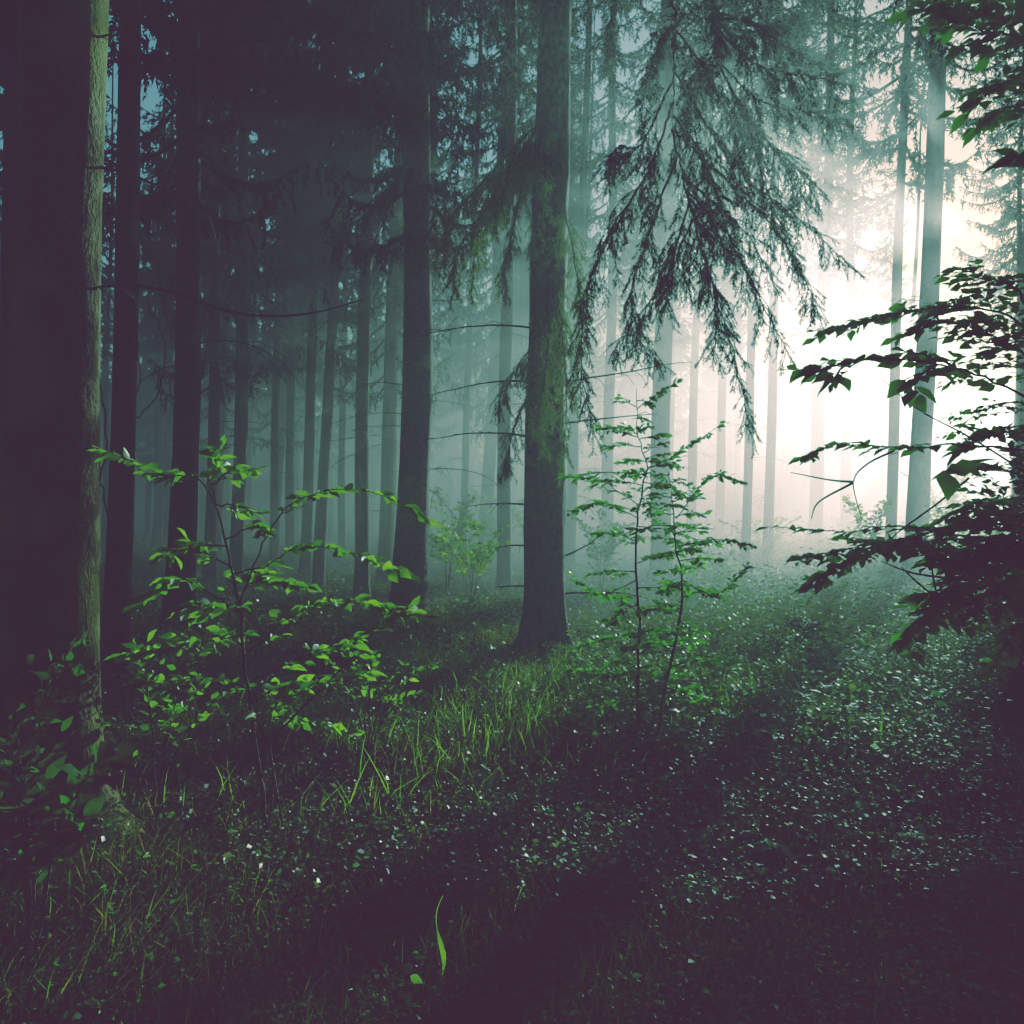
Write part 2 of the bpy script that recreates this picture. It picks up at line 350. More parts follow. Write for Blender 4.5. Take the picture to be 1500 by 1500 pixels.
# the far wood that closes the view
def far_wood():
    g = Geo(); rd = np.random.default_rng(5)
    for k in range(300):
        d = rd.uniform(68, 120); az = rd.uniform(-42, 42); x = d * math.tan(math.radians(az)); lx = rd.uniform(.01, .035); h = rd.uniform(14, 20) * (.7 if x > 14 else 1); z = float(gz(x, d))
        g.tube([(x, d, z - .3), (x + lx * h / 2, d, h / 2), (x + lx * h, d, h)], [.2, .14, .03], 6)
        n = 260; zz = rd.uniform(4.5, h, n) ; rr = 2.4 * (1 - (zz - 4.5) / (h - 4.4)) * rd.uniform(.1, 1, n); an = rd.uniform(0, 6.28, n)
        p = np.stack([x + lx * zz + rr * np.cos(an), d + rr * np.sin(an), zz], 1)
        Y = norm(np.stack([np.cos(an), np.sin(an), np.full(n, -.5)], 1)); X, Y, Z = frames(Y, norm(rd.normal(0, 1, (n, 3)) + [0, 0, 1]))
        g.place(NV, [NT], p, X, Y, Z, np.stack([rd.uniform(.2, .6, n), rd.uniform(.5, 1.1, n), np.ones(n)], 1))
    tag(obj('distant_forest', g.mesh('distant_forest', [M_CROWN], False)), kind='stuff')
far_wood()
# spruces added at the sunward side of the glade so their crowns shade the foreground
for k, (u, w_, ci, cs) in enumerate([(-.1, 36.5, 1, 1.05), (2.5, 36, 1, 1.2), (-.3, 45, 3, 1.05), (4.8, 34, 0, 1.0), (2.0, 46, 3, 1.2), (3.6, 50, 3, 1.3)]):
    x = u * math.cos(SUN_AZ) + w_ * math.sin(SUN_AZ); y = -u * math.sin(SUN_AZ) + w_ * math.cos(SUN_AZ)
    spruce(0, y, .36 * F / y, k % 4, ci, ['slender', 'low-crowned', 'taller', 'outermost', 'farther', 'farthest'][k] + ' added spruce at the far right of the glow, shading the foreground', x=x, cs=cs)
# ------------------------------------------------------------------ helpers for hand-placed plants
def smooth_line(pts, n):
    pts = np.asarray(pts, float)
    if len(pts) == 2: return pts[0] + (pts[1] - pts[0]) * np.linspace(0, 1, n)[:, None]
    e = np.concatenate([[2 * pts[0] - pts[1]], pts, [2 * pts[-1] - pts[-2]]]); out = []
    for t in np.linspace(0, len(pts) - 1 - 1e-6, n):
        i = int(t); u = t - i; a, b, c, d = e[i:i + 4]
        out.append(.5 * (2 * b + (c - a) * u + (2 * a - 5 * b + 4 * c - d) * u * u + (3 * b - a - 3 * c + d) * u ** 3))
    return np.array(out)
def PX(lst):
    return np.array([P(*q) for q in lst])
def shifted(g, loc, name, mats, smooth=True):
    loc = np.asarray(loc, np.float32); g.v = [v - loc for v in g.v]; return g.mesh(name, mats, smooth)

def spruce_bough(pts, n_along=None, tw=(.14, .42), down=.55, fwd=.55, r0=.014, rd=None, gw=None, gn=None, start=.0, sub=1.0, needle=.021, bare=.0, dens=420, nw=.0045):
    """line of a drooping spruce limb with twigs, sub twigs and needles"""
    L = np.linalg.norm(np.diff(pts, axis=0), axis=1).sum(); n = max(12, int(L / .06)); line = smooth_line(pts, n)
    line[1:-1] += rd.normal(0, .006, (n - 2, 3))
    gw.tube(line, np.linspace(r0, .003, n), 5)
    T = norm(np.gradient(line, axis=0)); SP = []; SD = []
    def needles(a, b, droop=0):
        l = np.linalg.norm(b - a); m = max(3, int(l * dens)); t = rd.uniform(0, 1, m); d = norm(b - a)
        SP.append(a + (b - a) * t[:, None]); SD.append(np.repeat(d[None], m, 0))
    def twig(a, d, l, r, lev):
        k = 4 if lev == 0 else 3; pts_ = [a]; dd = d.copy()
        for _ in range(k):
            dd = norm(dd + np.array([rd.normal(0, .09), rd.normal(0, .09), -.13 + rd.normal(0, .06)])); pts_.append(pts_[-1] + dd * l / k)
        gw.tube(pts_, np.linspace(r, r * .4, k + 1), 3)
        for i in range(k):
            if lev == 0 and i == 0 and rd.random() < bare: continue
            needles(pts_[i], pts_[i + 1])
        if lev < 2:
            ns = int(l / .05 * sub)
            for j in range(ns):
                f = rd.uniform(.15, .95) * k; i = int(f); q = pts_[i] + (pts_[i + 1] - pts_[i]) * (f - i)
                dl = norm(pts_[i + 1] - pts_[i]); s = 1 if j % 2 else -1
                sd = norm(np.cross(dl, [0, .6, 1.0])) * s
                twig(q, norm(dl * .8 + sd * .6 + np.array([0, 0, -.25]) + rd.normal(0, .1, 3)), l * rd.uniform(.22, .42) * (1 - .4 * f / k), r * .55, lev + 1 if l * .3 > .06 else 2)
    N = n_along or int(L / .034)
    for j in range(N):
        f = (start + (1 - start) * (j + rd.random()) / N) * (n - 1); i = min(n - 2, int(f)); q = line[i] + (line[i + 1] - line[i]) * (f - i)
        s = 1 if j % 2 else -1; side = norm(np.cross(T[i], [rd.normal(0, .5), rd.normal(0, .6) + .5, 1.0])) * s; u = f / (n - 1)
        l = rd.uniform(*tw) * (1.1 - .65 * u)
        twig(q, norm(T[i] * fwd + side * .75 + np.array([0, 0, -down * rd.uniform(.4, 1.3)])), l, .0035, 0)
    i0 = int(n * max(.5, start))
    for i in range(i0, n - 1): needles(line[i], line[i + 1])
    p = np.concatenate(SP); d = np.concatenate(SD); m = len(p); r = rd.normal(0, 1, (m, 3)); r = norm(r - (r * d).sum(1)[:, None] * d)
    Y = norm(d * .75 + r); X, Y, Z = frames(Y, norm(rd.normal(0, 1, (m, 3)))); ln = needle * rd.uniform(.7, 1.2, m)
    gn.place(NV, [NT], p, X, Y, Z, np.stack([np.full(m, nw), ln, ln], 1))

def leafy_branch(pts, gw, gl, rd, size=.06, r0=.005, twig_l=.3, gap=.09, leaf_gap=.035, droop=.1, start=.1, flat=.35, sub=True, leaf_start=.0, width=1.0, dens=1.25, full=True, tilt=(0, 0, 1)):
    L = np.linalg.norm(np.diff(pts, axis=0), axis=1).sum(); n = max(8, int(L / .05)); line = smooth_line(pts, n)
    line[1:-1] += rd.normal(0, .0035, (n - 2, 3)); gw.tube(line, np.linspace(r0, .0012, n), 5)
    PP = []; DD = []; UU = []; SS = []
    tilt = np.array(tilt, float)
    def leaves(poly, s0=0.0):
        l = np.linalg.norm(np.diff(poly, axis=0), axis=1).sum(); m = max(2, int(l / leaf_gap * dens)); k = len(poly) - 1
        for j in range(m + 1):
            f = (s0 + (1 - s0) * (j + .4 * rd.random()) / (m + .4)) * k; i = min(k - 1, int(f)); q = poly[i] + (poly[i + 1] - poly[i]) * (f - i); d = norm(poly[i + 1] - poly[i])
            s = 1 if j % 2 else -1; side = norm(np.cross(d, tilt)) * s
            if j == m: dv = d
            else: dv = norm(d * .75 + side * .8)
            dv = norm(dv + np.array([0, 0, -.12]) + rd.normal(0, flat * .4, 3)); PP.append(q + dv * .006); DD.append(dv)
            UU.append(norm(tilt + rd.normal(0, flat, 3))); SS.append(size * rd.uniform(.55, 1.5))
    N = max(1, int(L * (1 - start) / gap))
    for j in range(N):
        f = (start + (1 - start) * (j + .5 * rd.random()) / N) * (n - 1); i = min(n - 2, int(f)); q = line[i] + (line[i + 1] - line[i]) * (f - i); d = norm(line[i + 1] - line[i]); u = f / (n - 1)
        s = 1 if j % 2 else -1; side = norm(np.cross(d, tilt)) * s; l = twig_l * (1.05 - .75 * u) * rd.uniform(.55, 1.15)
        dd = norm(d * .8 + side * .75 + np.array([0, 0, rd.normal(0, .12)])); k = 4; poly = [q]
        for _ in range(k):
            dd = norm(dd + rd.normal(0, .07, 3) + np.array([0, 0, -droop / k])); poly.append(poly[-1] + dd * l / k)
        poly = np.array(poly); gw.tube(poly, np.linspace(r0 * .4, .0008, k + 1), 3); leaves(poly, .1)
        if sub and l > .18:
            for _ in range(int(l / .09)):
                i2 = rd.integers(1, k); d2 = norm(poly[i2 + 1] - poly[i2]); sd = norm(np.cross(d2, tilt)) * rd.choice([-1, 1]); l2 = l * rd.uniform(.25, .45)
                p2 = np.array([poly[i2], poly[i2] + norm(d2 * .7 + sd * .8) * l2 * .5, poly[i2] + norm(d2 * .8 + sd * .65 + rd.normal(0, .05, 3)) * l2]); gw.tube(p2, [r0 * .25, .0008, .0006], 3); leaves(p2, .2)
    leaves(line, max(leaf_start, .35))
    add_leaves(gl, np.array(PP), np.array(DD), np.array(UU), np.array(SS), 0, full, width)

# ------------------------------------------------------------------ the big trunk at the left edge
d1 = 4.26; x1 = (71 - 750) / F * d1; loc1 = np.array([x1, d1, float(gz(x1, d1))])
T1 = thing('spruce_tree', loc1, 'massive near spruce at the left edge with one sunlit mossy side and a flaring root', 'tree')
obj('trunk', trunk_mesh('near_spruce_trunk', .21, 26, (.014, 0), 1.35, 64, M_BARKM, 3, 4, .02, rootdir=-.45, rows=160), T1)
c = obj('crown', CROWNS[1], T1)
for k in range(7):
    g = Geo(); dead_branch(g, (.2, 0, 2.6 + k * .6), random.uniform(-1, 1), random.uniform(.3, .8), .6, 900 + k, .008, 0, 5)
    obj('branch', g.mesh('short_dead_branch', [M_BARK]), T1)

# ------------------------------------------------------------------ the central spruce with its drooping boughs
d2 = 9.2; x2 = (797 - 750) / F * d2; loc2 = np.array([x2, d2, float(gz(x2, d2)) - .02])
T2 = thing('spruce_tree', loc2, 'central spruce with green hanging boughs on both sides of its clean trunk', 'tree')
obj('trunk', trunk_mesh('central_spruce_trunk', .212, 26, (.013, 0), 1.95, 56, M_BARK, 6, 6, .03, rows=140), T2)
c = obj('crown', CROWNS[3], T2)
tx = lambda z: x2 + .013 * z
rd = np.random.default_rng(21)
def bough(lines, name='bough', **kw):
    for ln in lines:
        gw, gn = Geo(), Geo()
        k2 = dict(kw); pts = ln
        if isinstance(ln, tuple): pts, o = ln; k2.update(o)
        mt = k2.pop('mt', M_NEEDLE)
        spruce_bough(PX(pts), rd=rd, gw=gw, gn=gn, **k2)
        b = obj(name, shifted(gw, loc2, name, [M_TWIG]), T2)
        obj('needles', shifted(gn, loc2, 'needles', [mt], False), b)
big = dict(tw=(.18, .52), down=.7, fwd=.7, r0=.011, start=.12)
bough([([(830, -150, 9.1), (930, -90, 8.4), (985, 0, 7.8), (987, 100, 7.5), (985, 190, 7.3)], dict(start=.9, tw=(.1, .2), r0=.022, n_along=3)),
       [(985, 150, 7.30), (950, 250, 7.20), (900, 330, 7.10), (860, 430, 7.00), (852, 540, 6.91), (872, 640, 6.81)],
       [(992, 230, 7.30), (955, 330, 7.32), (925, 430, 7.34), (940, 500, 7.36), (960, 530, 7.38)],
       [(985, 100, 7.30), (1040, 190, 7.30), (1100, 270, 7.31), (1170, 320, 7.31), (1250, 395, 7.31)],
       [(985, 190, 7.30), (1010, 300, 7.20), (1040, 400, 7.10), (1075, 520, 7.00), (1102, 640, 6.90)],
       [(1005, 280, 7.30), (1060, 340, 7.23), (1110, 430, 7.16), (1158, 525, 7.10)],
       [(988, 190, 7.30), (1060, 260, 7.24), (1130, 330, 7.18), (1185, 420, 7.12), (1190, 455, 7.06)],
       [(1015, 320, 7.30), (980, 400, 7.27), (930, 470, 7.25), (895, 520, 7.22)],
       [(1000, 260, 7.30), (1050, 300, 7.31), (1100, 350, 7.32), (1140, 430, 7.33)],
       [(1030, 370, 7.30), (1050, 450, 7.04), (1045, 520, 6.78)],
       [(1010, 300, 7.30), (985, 380, 7.01), (975, 450, 6.72)],
       [(988, 170, 7.30), (1030, 230, 7.32), (1060, 320, 7.35), (1080, 400, 7.37)],
       [(985, 120, 7.30), (940, 210, 7.22), (905, 215, 7.13), (892, 262, 7.05)]], **big)
bough([[(1000, 20, 7.7), (960, 90, 7.5), (935, 170, 7.4)], [(987, 40, 7.7), (1030, 100, 7.5), (1075, 190, 7.3), (1085, 270, 7.2)],
       [(1052, 80, 8.0), (1010, 150, 7.8), (985, 240, 7.7)], [(1060, 20, 8.1), (1120, 40, 8.0), (1160, 20, 7.9)], [(940, -60, 8.4), (900, 20, 8.2), (890, 90, 8.1)]], **big)
bough([([(850, -190, 9.1), (960, -110, 8.6), (1040, 0, 8.2), (1052, 90, 8.0)], dict(start=.4, r0=.02)),
       [(1052, 90, 8.00), (1090, 180, 7.96), (1130, 290, 7.92), (1165, 400, 7.88)],
       [(1045, 40, 8.00), (1110, 95, 7.83), (1180, 110, 7.67), (1265, 130, 7.50)],
       [(1055, 95, 8.00), (1120, 150, 7.91), (1190, 165, 7.82), (1248, 188, 7.72)],
       [(1080, 160, 8.00), (1140, 230, 7.93), (1182, 300, 7.86)],
       [(1048, 60, 8.00), (1010, 130, 7.87), (1030, 240, 7.74), (1070, 330, 7.61)],
       [(1045, 30, 8.00), (1090, 30, 7.99), (1140, 60, 7.98), (1195, 92, 7.97)],
       [(1060, 110, 8.00), (1110, 190, 7.98), (1170, 250, 7.97), (1200, 300, 7.95)]], **big)
lite = dict(tw=(.2, .48), down=1.3, fwd=.4, r0=.009, sub=1.1, mt=M_NEEDLEL)  # uses the lighter needles, so part of the sun here is colour
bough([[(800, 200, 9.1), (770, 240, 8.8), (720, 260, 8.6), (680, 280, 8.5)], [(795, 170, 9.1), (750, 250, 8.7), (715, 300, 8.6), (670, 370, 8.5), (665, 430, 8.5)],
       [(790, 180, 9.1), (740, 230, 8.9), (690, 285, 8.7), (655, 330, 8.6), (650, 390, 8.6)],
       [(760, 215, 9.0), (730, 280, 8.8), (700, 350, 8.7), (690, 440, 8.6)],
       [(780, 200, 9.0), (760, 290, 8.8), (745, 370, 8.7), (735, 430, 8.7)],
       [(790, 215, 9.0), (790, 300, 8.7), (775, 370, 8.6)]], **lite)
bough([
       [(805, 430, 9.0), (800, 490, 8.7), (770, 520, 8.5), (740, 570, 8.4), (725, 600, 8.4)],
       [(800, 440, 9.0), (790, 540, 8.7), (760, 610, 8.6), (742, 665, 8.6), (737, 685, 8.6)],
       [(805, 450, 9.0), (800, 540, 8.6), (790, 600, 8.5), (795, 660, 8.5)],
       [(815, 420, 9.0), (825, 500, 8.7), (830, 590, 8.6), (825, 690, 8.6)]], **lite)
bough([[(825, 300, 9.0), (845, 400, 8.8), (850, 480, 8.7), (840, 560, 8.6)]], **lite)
for k, (px, py, az, L) in enumerate([(770, 640, 3.3, 1.1), (770, 740, 2.9, .7), (828, 700, .2, .8), (826, 815, .35, .55), (768, 800, 3.6, .4), (826, 870, -.4, .9),
                                     (772, 560, 2.8, 1.3), (770, 480, 3.0, 1.2), (830, 620, .4, 1.0), (768, 860, 2.7, .35), (830, 560, -.2, 1.3)]):
    p = P(px, py, 9.2); p[0] = tx(p[2]) + (.18 if px > 800 else -.18)
    g = Geo(); dead_branch(g, p, az, L, .35 if k != 3 else -.5, 70 + k, .012, .15 if k != 3 else .3, 5)
    obj('branch', shifted(g, loc2, 'dead_branch', [M_BARK]), T2)
# small green boughs on the broad spruce left of it
for o in COL.objects:
    if o.name.startswith('spruce_tree') and o.get('label', '').startswith('broad dark spruce left'): TB = o
def bough_on(T, lines, kw):
    loc = np.array(T.location)
    for ln in lines:
        gw, gn = Geo(), Geo(); spruce_bough(PX(ln), rd=rd, gw=gw, gn=gn, **kw)
        b = obj('bough', shifted(gw, loc, 'bough', [M_TWIG]), T); obj('needles', shifted(gn, loc, 'needles', [M_NEEDLE], False), b)
bough_on(TB, [[(600, 240, 13.0), (575, 270, 12.6), (555, 290, 12.5), (560, 320, 12.5)], [(590, 250, 13), (540, 310, 12.5), (500, 340, 12.4), (490, 380, 12.4)],
              [(595, 250, 13), (530, 330, 12.5), (520, 380, 12.4)]], dict(tw=(.15, .45), down=1.0, fwd=.5, r0=.012, needle=.022, nw=.005, dens=160))
TS = [o for o in COL.objects if o.get('label', '').startswith('dark spruce close behind')][0]
g = Geo(); g.tube(smooth_line(PX([(185, 415, 7.2), (260, 430, 7.0), (330, 455, 6.9), (390, 463, 6.8), (460, 458, 6.7), (535, 438, 6.6)]), 30), np.linspace(.016, .004, 30), 5)
for k in range(14):
    p = P(random.uniform(230, 520), 445, 6.9); p[2] -= 0; g2 = random.uniform(.08, .3)
    g.tube([p, p + np.array([random.uniform(-.1, .15), 0, random.choice([-1, .6]) * g2])], [.004, .001], 3)
obj('branch', shifted(g, TS.location, 'long_bare_branch', [M_BARK]), TS)
# thin vines beside it
def vine(lines, label, d):
    g = Geo()
    for ln in lines: g.tube(smooth_line(PX([(a, b, d) for a, b in ln]), 26) + np.random.default_rng(3).normal(0, .006, (26, 3)), .004, 4)
    p0 = P(*lines[0][0], d); v = obj('vine', shifted(g, p0, 'vine', [M_TWIG])); v.location = p0
    tag(v, label, 'vine', 'vines hanging by the left spruce')
vine([[(190, 410), (200, 480), (205, 560), (192, 605)], [(200, 480), (185, 520), (196, 600), (170, 690)]], 'thin knotted vine hanging straight down beside the dark spruce at left', 6.6)
vine([[(215, 440), (240, 500), (238, 560), (215, 600), (190, 615)]], 'thin vine looping in an open curve right of a straight one', 6.5)
vine([[(155, 850), (160, 780), (150, 700), (158, 640), (145, 560)], [(160, 780), (170, 740), (165, 690)]], 'pale thin vine climbing close to the sunlit trunk side', 4.6)

# ------------------------------------------------------------------ beech at the right edge
d3 = 6.0; x3 = (1512 - 750) / F * d3; loc3 = np.array([x3, d3, float(gz(x3, d3)) - .03])
T3 = thing('beech_tree', loc3, 'dark leaning beech at the right edge whose leafy branches reach in before the glow', 'tree')
tm3 = trunk_mesh('beech_trunk', .17, 15, (.06, -.16), 1.9, 32, M_BEECH, 9, 5, .05, rootdir=3.3, rows=80); obj('trunk', tm3, T3)
rb = np.random.default_rng(31)
def b3(lines, size=.06, name='branch', **kw):
    for ln in lines:
        gw, gl = Geo(), Geo()
        k2 = dict(kw); pts = ln; sz = size
        if isinstance(ln, tuple): pts, o = ln; k2.update(o); sz = k2.pop('size', size)
        leafy_branch(PX(pts), gw, gl, rb, size=sz, **k2)
        b = obj(name, shifted(gw, loc3, name, [M_TWIG]), T3); obj('leaves', shifted(gl, loc3, 'leaves', [M_LEAF]), b)
z3 = lambda y: (1530, y, 4.9)
b3([[z3(600), (1500, 480, 4.6), (1420, 450, 4.5), (1330, 455, 4.4), (1270, 470, 4.35), (1205, 487, 4.3)],
    [z3(560), (1500, 440, 4.5), (1460, 410, 4.4), (1400, 395, 4.3)],
    [z3(580), (1500, 520, 4.5), (1450, 490, 4.4), (1390, 470, 4.3), (1340, 480, 4.3)]], size=.058, twig_l=.34, gap=.06, leaf_gap=.03, r0=.008)
b3([([(1560, 620, 3.6), (1500, 580, 3.3), (1420, 545, 3.1), (1330, 527, 3.0), (1240, 527, 3.0), (1158, 542, 3.0)], dict(twig_l=.10, gap=.22, dens=.55)),
    ([(1400, 540, 3.1), (1370, 525, 3.05), (1330, 515, 3.0)], dict(twig_l=.15, gap=.05)),
    ([(1370, 530, 3.1), (1350, 550, 3.0), (1335, 570, 3.0)], dict(twig_l=.12, gap=.06)),
    ([(1250, 527, 3.0), (1225, 535, 3.0), (1190, 545, 3.0)], dict(twig_l=.1, gap=.05)),
    ([(1245, 530, 3.0), (1230, 545, 2.98), (1220, 560, 2.95)], dict(twig_l=.05, gap=.2))], size=.07, r0=.006, flat=.5)
b3([([(1560, 690, 3.9), (1500, 660, 3.7), (1400, 652, 3.6), (1300, 655, 3.5), (1230, 652, 3.45), (1172, 672, 3.4)], dict(twig_l=.16, gap=.10, dens=.9)),
    [(1530, 660, 3.9), (1480, 632, 3.8), (1440, 640, 3.7), (1410, 660, 3.7)], [(1560, 660, 3.8), (1500, 625, 3.7), (1450, 632, 3.7)],
    ([(1560, 720, 3.4), (1480, 690, 3.0), (1430, 680, 2.8), (1395, 690, 2.6)], dict(twig_l=.08, gap=.2, dens=.5))], size=.062, twig_l=.22, gap=.07, r0=.006)
b3([([(1400, 690, 2.6), (1392, 688, 2.5), (1385, 690, 2.5)], dict(size=.095, twig_l=.02, gap=.5, dens=.01))], name='branch', r0=.002, flat=.9)
b3([([(1560, 800, 4.3), (1480, 790, 4.1), (1400, 785, 4.0), (1320, 770, 3.95), (1240, 778, 3.9), (1122, 772, 3.9)], dict(twig_l=.10, gap=.2, dens=.5)),
    [(1560, 780, 4.3), (1480, 750, 4.1), (1420, 765, 4.0), (1340, 785, 3.9), (1260, 800, 3.85), (1170, 818, 3.8)],
    [(1500, 790, 4.2), (1400, 790, 4.0), (1310, 800, 3.9), (1250, 820, 3.85), (1180, 860, 3.8)],
    [(1540, 770, 4.3), (1490, 735, 4.2), (1440, 740, 4.1), (1380, 760, 4.0)],
    [(1560, 800, 4.2), (1500, 760, 4.0), (1440, 760, 3.9)]], size=.06, twig_l=.3, gap=.06, leaf_gap=.03, r0=.007)
b3([[(1570, 800, 4.3), (1500, 810, 4.1), (1430, 850, 3.9), (1380, 880, 3.8), (1330, 935, 3.7)],
    [(1560, 790, 4.3), (1490, 800, 4.1), (1420, 810, 4.0), (1360, 830, 3.9)],
    [(1570, 840, 4.3), (1500, 850, 4.1), (1450, 870, 4.0), (1400, 905, 3.9)],
    [(1570, 760, 4.2), (1510, 780, 4.1), (1470, 800, 4.0), (1400, 830, 3.9)]], size=.065, twig_l=.32, gap=.045, leaf_gap=.025, r0=.007)
b3([[(1600, 60, 4.2), (1500, 30, 4.0), (1420, 15, 3.9), (1340, 12, 3.8)], [(1600, 80, 4.1), (1510, 55, 4.0), (1440, 45, 3.9), (1380, 20, 3.9)],
    [(1600, 130, 4.1), (1510, 110, 4.0), (1460, 130, 3.9), (1425, 150, 3.9)], [(1600, 160, 4.1), (1500, 150, 4.0), (1450, 170, 3.9)],
    [(1590, 30, 4.1), (1490, 0, 4.0), (1430, -10, 4.0)], ([(1600, 250, 3.3), (1520, 235, 3.0), (1490, 230, 3.0)], dict(twig_l=.08))], size=.07, twig_l=.3, gap=.08, r0=.006)
b3([[(1590, 560, 5.4), (1500, 540, 5.2), (1440, 535, 5.1), (1400, 560, 5.0)], [(1590, 620, 5.4), (1500, 590, 5.2), (1440, 600, 5.1), (1400, 640, 5.0)],
    [(1590, 520, 5.0), (1500, 500, 4.8), (1440, 515, 4.7)]], size=.05, twig_l=.4, gap=.08, dens=.7, r0=.006)
b3([[(1620, 900, 4.5), (1530, 905, 4.3), (1480, 930, 4.2), (1455, 985, 4.1)], [(1620, 860, 4.5), (1540, 865, 4.3), (1490, 880, 4.2), (1440, 905, 4.1)]], size=.06, twig_l=.25, gap=.06)
g = Geo()
for ln in ([(1500, 690, 4.2), (1420, 640, 4.2), (1345, 600, 4.2), (1292, 555, 4.2)], [(1310, 660, 4), (1270, 680, 4), (1250, 707, 4), (1262, 760, 4)], [(1250, 706, 4), (1215, 703, 4), (1158, 692, 4)],
           [(1250, 707, 4), (1200, 735, 4), (1188, 760, 4)], [(1400, 900, 3.9), (1340, 850, 3.9), (1320, 830, 3.9)], [(1420, 850, 4), (1340, 840, 4), (1290, 822, 4)], [(1380, 905, 4), (1365, 830, 4), (1372, 790, 4)],
           [(1420, 700, 4), (1370, 740, 4), (1315, 780, 4), (1300, 800, 4)]):
    g = Geo(); q = smooth_line(PX(ln), 14); g.tube(q, np.linspace(.006, .002, 14), 4)
    b = obj('branch', shifted(g, loc3, 'bare_branch', [M_TWIG]), T3); tag(b, 'bare thin twig')

# ------------------------------------------------------------------ slender beech saplings in the middle
def sapling(stem, d, label, branches, size, seed, r=.012, tl=.2, dens=1.5, mat_=None, gap=.06, name='beech_sapling', cat='sapling', group=None, tilt=(0, 0, 1), flat=.6):
    r_ = np.random.default_rng(seed); base = P(*stem[0], d); base[2] = float(gz(base[0], base[1]))
    t = thing(name, base, label, cat, group); st = PX([(a, b, d) for a, b in stem]); st[0] = base - [0, 0, .05]
    n = 30; line = smooth_line(st, n); line[1:] += r_.normal(0, .004, (n - 1, 3)); g = Geo(); g.tube(line, np.linspace(r, .002, n), 7)
    obj('trunk', shifted(g, base, 'sapling_stem', [M_TWIG]), t)
    for bl in branches:
        o = {}
        if isinstance(bl, tuple) and isinstance(bl[1], dict): bl, o = bl
        gw, gl = Geo(), Geo(); kw = dict(size=size, r0=.004, twig_l=tl, gap=gap, dens=dens, leaf_gap=size * .55, tilt=tilt, flat=flat); kw.update(o)
        leafy_branch(np.array(bl), gw, gl, r_, **kw)
        b = obj('branch', shifted(gw, base, 'branch', [M_TWIG]), t); obj('leaves', shifted(gl, base, 'leaves', [mat_ or M_LEAF]), b)
    return t
def auto_branches(stem, d, px_lo, px_hi, n, Lr, seed, rise=.25, y0=0.0, y1=1.0):
    r_ = np.random.default_rng(seed); line = smooth_line(PX([(a, b, d) for a, b in stem]), 60); out = []
    for k in range(n):
        f = y0 + (y1 - y0) * (k + r_.random() * .6) / n; q = line[min(59, int(f * 59))]; az = k * 2.4 + r_.normal(0, .4)
        L = (Lr[0] + (Lr[1] - Lr[0]) * (1 - (f - y0) / (y1 - y0 + 1e-6)) ** .8) * r_.uniform(.7, 1.15)
        dv = np.array([math.cos(az), math.sin(az) * .8, rise * r_.uniform(-.8, 2.2)]); m = q + dv * L * .5; e = q + dv * L + np.array([0, 0, -.12 * L])
        out.append([q, m, e])
    return out
sA = [(933, 1100), (935, 1000), (936, 900), (931, 800), (940, 720), (948, 680), (935, 640), (932, 570)]
brA = auto_branches(sA, 5.9, 0, 0, 32, (.14, .46), 41, .2, .12, 1.0)
brA += [[P(946, 690, 5.9), P(990, 665, 5.8), P(1060, 620, 5.7)], [P(935, 740, 5.9), P(880, 705, 5.8), P(828, 698, 5.7)], [P(936, 760, 5.9), P(880, 735, 5.9), P(835, 752, 5.8)],
        [P(932, 850, 5.9), P(880, 870, 5.8), P(838, 842, 5.7)], [P(934, 640, 5.9), P(905, 630, 5.9), P(878, 625, 5.9)], [P(932, 600, 5.9), P(960, 580, 5.9), P(990, 560, 5.9)]]
sapling(sA, 5.9, 'left one of two slender beech saplings right of the central trunk, the taller', brA, .042, 51, .011, .16)
sB = [(962, 1150), (965, 1060), (985, 960), (1000, 870), (990, 800), (985, 740), (980, 690)]
brB = auto_branches(sB, 5.6, 0, 0, 36, (.12, .46), 43, .15, .2, 1.0)
brB += [[P(990, 760, 5.6), P(1040, 700, 5.5), P(1085, 705, 5.5)], [P(992, 800, 5.6), P(1050, 790, 5.5), P(1102, 800, 5.5)], [P(1000, 850, 5.6), P(1050, 870, 5.5), P(1095, 830, 5.5)]]
sapling(sB, 5.6, 'right one of two slender beech saplings, shorter with a crooked dark stem', brB, .04, 52, .012, .16)

